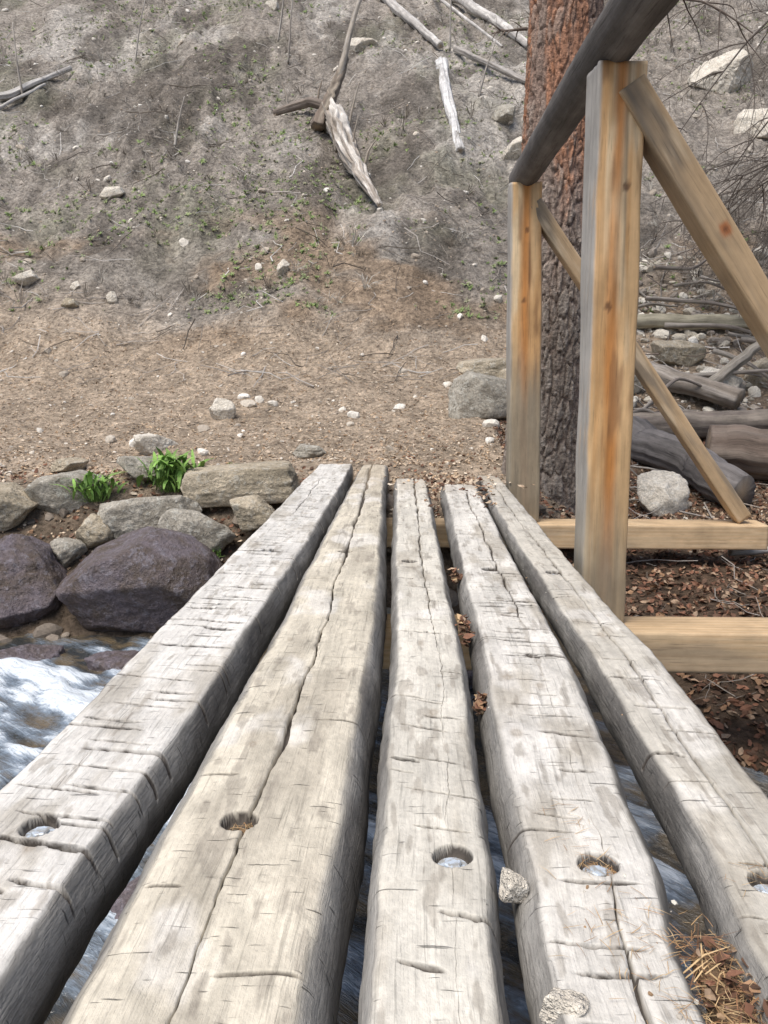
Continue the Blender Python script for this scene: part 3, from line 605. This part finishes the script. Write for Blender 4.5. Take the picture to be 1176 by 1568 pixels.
def wildplant(x,y,h,n,seed):
    rr=np.random.default_rng(seed);v=[];f=[];cl=[]
    for i in range(n):
        a=rr.uniform(0,6.28);d=C(math.cos(a),math.sin(a),0);s=C(-d[1],d[0],0);up0=rr.uniform(0,.45)*h;ln=h*rr.uniform(.22,.6);ww=ln*rr.uniform(.07,.13);lean=rr.uniform(.3,1.3);b=C(rr.normal(0,h*.26),rr.normal(0,h*.22),0);o=len(v);cc=C(.19,.33,.08)*rr.uniform(.55,1.4)
        b=b+C(0,0,up0)
        for t_,wf in ((0,.25),(.25,.8),(.5,1),(.75,.7)):
            p=b+d*lean*ln*t_*t_*.9+d*ln*.15*t_+C(0,0,ln*(t_-.45*lean*t_*t_));v+=[p-s*ww*wf+C(0,0,ww*.3*wf),p+s*ww*wf+C(0,0,ww*.3*wf)];cl+=[cc,cc]
        v.append(b+d*lean*ln*.9+d*ln*.15+C(0,0,ln*(1-.45*lean)));cl.append(cc*1.1)
        for k in range(3): f+=[[o+2*k,o+2*k+1,o+2*k+3],[o+2*k,o+2*k+3,o+2*k+2]]
        f.append([o+6,o+7,o+8])
        o=len(v);g=C(b[0]*.5,b[1]*.5,-.01);v+=[g-s*.0015,g+s*.0015,b+s*.001,b-s*.001];cl+=[cc*.7]*4;f+=[[o,o+1,o+2],[o,o+2,o+3]]
    ob=mk('wild_plant',np.array(v),tris=np.array(f),col=np.array(cl),mat=M_green);ob.location=(x,y,float(ground(x,y))+.01)
wildplant(-1.68,4.34,.20,130,1);wildplant(-1.30,4.46,.27,160,2);wildplant(-.98,3.98,.09,40,3);wildplant(-1.05,4.75,.06,30,4)
# ---------------- fallen wood
def gp(x,y,l=0): return [x,y,float(ground(x,y,False))+l]
def fallen(name,pts,r0,r1,c1,c2,seed,n=60,M=26,amp=.12,ridge=.12):
    pts=np.array(pts);t=np.linspace(0,1,n);k=np.linspace(0,1,len(pts));P=np.stack([np.interp(t,k,pts[:,i]) for i in range(3)],-1)
    if len(pts)>2:
        for _ in range(3): P[1:-1]=(P[:-2]+P[1:-1]*2+P[2:])/4
    P[:,0]+=.5*r0*fbm(t*4,t*0,3,seed);P[:,2]+=.35*r0*fbm(t*4+7,t*0,3,seed)
    rad=r0+(r1-r0)*t; return sweep(name,P,rad,plain(c1,c2,seed,8),M_dead,M=M,seed=seed,amp=amp,ridge=ridge)
W1=(.62,.60,.57);W2=(.42,.40,.38)
fallen('weathered_snag',[gp(-1.12,11.7,.20),gp(-.9,11.1,.25),gp(-.6,10.2,.18),gp(-.37,9.5,.05)],.15,.025,(.64,.61,.57),(.32,.28,.24),1,amp=.2,ridge=.4,M=60,n=120)
fallen('weathered_snag',[gp(-1.0,11.8,.12),gp(-.75,11.0,.2),gp(-.55,10.35,.12)],.09,.02,(.42,.37,.32),(.20,.17,.14),21,amp=.25,ridge=.4,M=40,n=90)
fallen('dead_branch',[gp(-1.9,12.0,.06),gp(-1.4,11.85,.2),gp(-1.05,11.8,.25)],.04,.07,(.16,.13,.11),(.26,.22,.19),2,ridge=.3)
fallen('dead_branch',[gp(-1.25,11.5,.1),gp(-1.05,11.8,.5),gp(-.9,12.0,.8)],.09,.05,(.2,.16,.13),(.3,.26,.21),22,ridge=.4)
fallen('dead_branch',[gp(-1.05,11.8,.5),gp(-.85,12.0,1.1),gp(-.65,12.4,1.7),gp(-.45,12.8,2.5)],.045,.02,(.35,.31,.26),(.48,.45,.41),3,M=14)
for i,(bx,by,dx,h_) in enumerate([(-.78,11.0,.06,.5),(-.98,11.2,-.12,.45),(-.85,11.5,.1,.6),(-1.7,12.0,-.05,.35),(-1.3,11.9,.05,.4),(-.6,10.6,.1,.35)]):
    fallen('dead_branch',[gp(bx,by,.1),gp(bx+dx*.5,by,.1+h_*.5),gp(bx+dx*1.5,by,.1+h_)],.022,.006,(.3,.25,.2),(.45,.41,.36),100+i,M=8,n=16)
for i,(bx,by,dx,h_) in enumerate([(-1.9,13.5,.1,1.3),(-2.2,14.5,.2,1.2),(.55,14.0,.02,1.4),(-5.6,12.6,-.1,.9),(.9,12.5,.2,.7),(-4.4,14,.2,1.0),(2.6,13,-.2,1.0),(-3,11,.1,.5)]):
    fallen('dead_branch',[gp(bx,by,0),gp(bx+dx*.5,by,h_*.5),gp(bx+dx*1.2,by+.1,h_)],.018,.006,(.3,.27,.24),(.5,.47,.43),120+i,M=8,n=24)
fallen('weathered_log',[gp(.4,13.3,.06),gp(.48,12,.08),gp(.58,10.95,.05)],.08,.05,(.72,.72,.72),(.55,.54,.53),4,ridge=.25,M=30)
fallen('weathered_log',[gp(-.6,16.4,.1),gp(0,15,.1),gp(.42,13.9,.08)],.09,.05,W1,W2,5,ridge=.2)
fallen('weathered_log',[gp(.62,13.9,.08),gp(1.58,12.6,.08)],.045,.04,(.34,.31,.28),W2,6,ridge=.3)
fallen('weathered_log',[gp(.7,16.5,.1),gp(1.2,15.3,.12),gp(1.8,14,.1)],.09,.06,W1,W2,7,ridge=.2)
fallen('weathered_log',[gp(.1,16.9,.1),gp(1.3,13.4,.3)],.03,.02,W2,W1,8,M=10)
fallen('dead_branch',[gp(-6.3,12.2,.08),gp(-5.75,12.5,.1),gp(-5.2,13.4,.12)],.055,.03,W1,W2,9,ridge=.3)
fallen('dead_branch',[gp(-6.0,11.9,.04),gp(-5.4,12.9,.04)],.03,.02,W2,W1,10,M=10)
fallen('fallen_log',[gp(1.95,7.65,.08),gp(3.1,7.55,.1)],.065,.06,(.50,.46,.35),(.36,.33,.25),11)
fallen('fallen_log',[gp(1.3,6.05,.10),gp(3.2,6.15,.12)],.10,.085,(.28,.24,.20),(.18,.15,.13),12,ridge=.12,M=40,amp=.05)
fallen('fallen_log',[gp(1.55,5.95,.12),gp(1.95,4.95,.12)],.13,.12,(.20,.185,.18),(.12,.11,.105),13,ridge=.1,M=50,amp=.04)
fallen('fallen_log',[gp(1.95,5.55,.14),gp(3.2,5.25,.14)],.16,.16,(.17,.13,.105),(.24,.195,.16),14,ridge=.1,M=60,amp=.04)
fallen('fallen_log',[gp(1.5,7.1,.12),gp(2.45,6.35,.15)],.10,.075,(.28,.24,.2),(.38,.34,.3),15,ridge=.15,M=40,amp=.05)
fallen('fallen_log',[gp(2.2,6.5,.15),gp(2.75,6.6,.5)],.05,.03,(.3,.27,.22),(.42,.38,.33),16,ridge=.2)
fallen('dead_branch',[gp(1.6,4.15,.05),gp(2.4,4.3,.06)],.02,.014,W2,W1,17,M=10)
rr=np.random.default_rng(9)
for i in range(24):
    xx=rr.uniform(1.3,3.8);y_=rr.uniform(5.4,8.4);a=rr.uniform(-.7,.7);ln=rr.uniform(.5,1.4)
    fallen('dead_branch',[gp(xx,y_,.10+rr.random()*.2),gp(xx+ln*.5*math.cos(a),y_+ln*.5*math.sin(a)+rr.normal(0,.06),.1+rr.random()*.2),gp(xx+ln*math.cos(a),y_+ln*math.sin(a),.06+rr.random()*.25)],rr.uniform(.010,.028),.008,(.36,.33,.29),(.2,.17,.15),30+i,M=8,n=20)
# ---------------- pine tree
pine=empty('pine_tree')
zz=np.concatenate([np.arange(-.7,3.4,.008),np.arange(3.4,12.5,.12)]);n=len(zz);M=220
A=np.arange(M)[None]*2*math.pi/M+0*zz[:,None];ZZ=zz[:,None]+0*A
R0=.218*(1-ZZ/16)+.07*np.exp(-(ZZ+.35)*3.2)*(ZZ>-.9)
R0=np.where(ZZ<-.35,.218+.07,R0)
ca_,sa_=np.cos(A),np.sin(A)
wa=.9*fbm(ca_*4+7,ZZ*4+sa_*4,3,5);wb=.9*fbm(ca_*4+17,ZZ*5+sa_*4,3,6)
f1,f2,idv=worley(A/(2*math.pi)*32+wa*.8,ZZ*7.5+wb,wrap=32)
e=sstep(.0,.22,f2-f1); f1b,f2b,idb=worley(A/(2*math.pi)*80+wa,ZZ*26+wb*2,wrap=80,s=5); e2=sstep(0,.35,f2b-f1b)
fl=fbm(ca_*14,ZZ*12+sa_*14,4,12)
RR=R0+.010*(e-1)+.007*idv*e+.005*e2*(.4+idb)+.007*fl
lean=np.clip(ZZ,-.7,12)
TV=np.stack([.765+.012*lean+RR*np.cos(A),4.78+RR*np.sin(A),ZZ],-1)
up_=sstep(.8,1.7,ZZ+.6*fbm(ca_*2,ZZ*2.5+sa_*2,4,4)); one=np.ones(A.shape+(3,))
ft=sstep(-.1,.3,fbm(ca_*3+2,ZZ*1.8+sa_*3,4,14))
cup=mix(one*C(.26,.19,.155),one*C(.36,.19,.12),ft); cup=mix(cup,one*C(.34,.28,.24),sstep(.5,.9,idv)*.65); cup=mix(cup,one*C(.46,.21,.11),sstep(.72,.95,idb)*ft*.8)
clo=mix(one*C(.22,.185,.155),one*C(.29,.255,.22),idv);clo=mix(clo,one*C(.35,.315,.28),sstep(.65,1,idb)*.6)
cl=mix(clo,cup,up_); cl=mix(one*C(.13,.09,.075),cl,np.clip(e*.6+.4,0,1)*(.65+.35*e2))
cl=cl*(1+.3*fl)[...,None]
mk('trunk',TV,gridq(n,M,True),col=cl,mat=M_bark,parent=pine)
def tubes(name,lst,mat,parent=None,k=5):
    vs=[];fs=[];cs=[];o=0
    for P,r0,r1,c in lst:
        P=np.array(P);n=len(P);T=np.gradient(P,axis=0);T/=np.linalg.norm(T,axis=1,keepdims=True)+1e-9
        U=np.cross(T,C(.13,.21,.97));U/=np.linalg.norm(U,axis=1,keepdims=True)+1e-9;W=np.cross(T,U);a=np.arange(k)*2*math.pi/k;rd=np.linspace(r0,r1,n)
        v=P[:,None]+rd[:,None,None]*(np.cos(a)[None,:,None]*U[:,None]+np.sin(a)[None,:,None]*W[:,None]);vs.append(v.reshape(-1,3));fs.append(gridq(n,k,True,o));cs.append(np.tile(c,(n*k,1)));o+=n*k
    return mk(name,np.concatenate(vs),np.concatenate(fs),col=np.concatenate(cs),mat=mat,parent=parent)
def branch(lst,p,d,ln,rad,depth,rr,c,droop=.15,tips=None):
    n=9;P=[np.array(p,float)];d=np.array(d,float)
    for i in range(n-1):
        d=d+rr.normal(0,.10,3)+C(0,0,-droop*.12);d/=np.linalg.norm(d);P.append(P[-1]+d*ln/(n-1))
    lst.append((P,rad,rad*.3,c*rr.uniform(.8,1.2)))
    if tips is not None: tips+=P[3:]
    if depth>0:
        for i in range(1,n-1):
            for _ in range(rr.integers(1,3)):
                s=rr.normal(0,1,3);s-=d*s.dot(d);s/=np.linalg.norm(s);dd=d*.6+s*.8;dd/=np.linalg.norm(dd)
                branch(lst,P[i],dd,ln*rr.uniform(.22,.5)*(1-.4*i/n),rad*.45,depth-1,rr,c,droop,tips)
rr=np.random.default_rng(21);lst=[];tips=[]
for i in range(40):
    z=rr.uniform(5.6,12.3);a=rr.uniform(0,6.28);ln=(12.9-z)*.24+.5
    branch(lst,(.765+.012*z,4.78,z),(math.cos(a),math.sin(a),.1),ln,.03,1,rr,C(.15,.12,.1),.3,tips)
tubes('limbs',lst,M_twig,pine)
tips=np.array(tips); sel=rr.choice(len(tips),min(2200,len(tips)),replace=False);tp=tips[sel]
NEED=[tuft(s+70,14,.022,.9) for s in range(4)]
ob=scatter('needle_crown',NEED,tp[:,0],tp[:,1],.14+.10*rr.random(len(tp)),pal([(.05,.09,.035),(.07,.11,.045),(.04,.07,.03)],len(tp),rr),M_green,(1,1,1),1.2,0,z=tp[:,2],nrm=np.tile([0,0,1.],(len(tp),1)),seed=71);ob.parent=pine
lst=[]
for z,a,ln in ((2.0,.1,.5),(2.45,-.4,.8),(1.3,.3,.25),(2.8,-.2,.9),(2.3,3.4,.2)):
    branch(lst,(.78+.2*math.cos(a),4.78+.2*math.sin(a),z),(math.cos(a),math.sin(a),-.1),ln,.010,1,rr,C(.16,.13,.11),.6)
tubes('dead_stubs',lst,M_twig,pine)
dead=empty('dead_spruce_tree')
P=np.stack([3.75+0*np.linspace(0,1,60),7.1+0*np.linspace(0,1,60),np.linspace(.1,8,60)],-1)
sweep('trunk',P,np.linspace(.13,.02,60),plain((.17,.14,.12),(.11,.09,.08),3),M_bark,M=24,seed=9,parent=dead)
lst=[]
for i in range(54):
    z=rr.uniform(1.9,5.5);a=rr.uniform(2.3,4.3) if i<44 else rr.uniform(0,6.28)
    branch(lst,(3.75,7.1,z),(math.cos(a),math.sin(a),-.05),rr.uniform(1.1,2.4),.012,2,rr,C(.19,.16,.135),.9)
tubes('dead_limbs',lst,M_twig,dead,k=4)
# ---------------- light & camera
w=bpy.data.worlds.new('World');scene.world=w;w.use_nodes=True;nt=w.node_tree
sky=nt.nodes.new('ShaderNodeTexSky');sky.sky_type='NISHITA';sky.sun_disc=False
S=Vector((-.30,-.42,1.0)).normalized(); el=math.asin(S.z);sky.sun_elevation=el;sky.sun_rotation=math.atan2(S.x,S.y)
sky.dust_density=3;sky.air_density=1.0
nt.links.new(sky.outputs[0],nt.nodes['Background'].inputs[0]);nt.nodes['Background'].inputs[1].default_value=.15
sd=bpy.data.lights.new('sun','SUN');sd.energy=3.6;sd.angle=math.radians(40);sd.color=(1,.94,.86)
so=bpy.data.objects.new('sun',sd);COL.objects.link(so);so.rotation_euler=S.to_track_quat('Z','Y').to_euler()
cam=bpy.data.cameras.new('camera');co=bpy.data.objects.new('camera',cam);COL.objects.link(co)
cam.sensor_fit='VERTICAL';cam.sensor_height=24;cam.lens=24*1277/1568;cam.clip_start=.02;cam.clip_end=500
co.location=(0,0,.55);co.rotation_euler=(math.radians(80.3),0,math.radians(1.93));scene.camera=co
scene.view_settings.view_transform='Standard';scene.view_settings.look='None';scene.view_settings.exposure=0
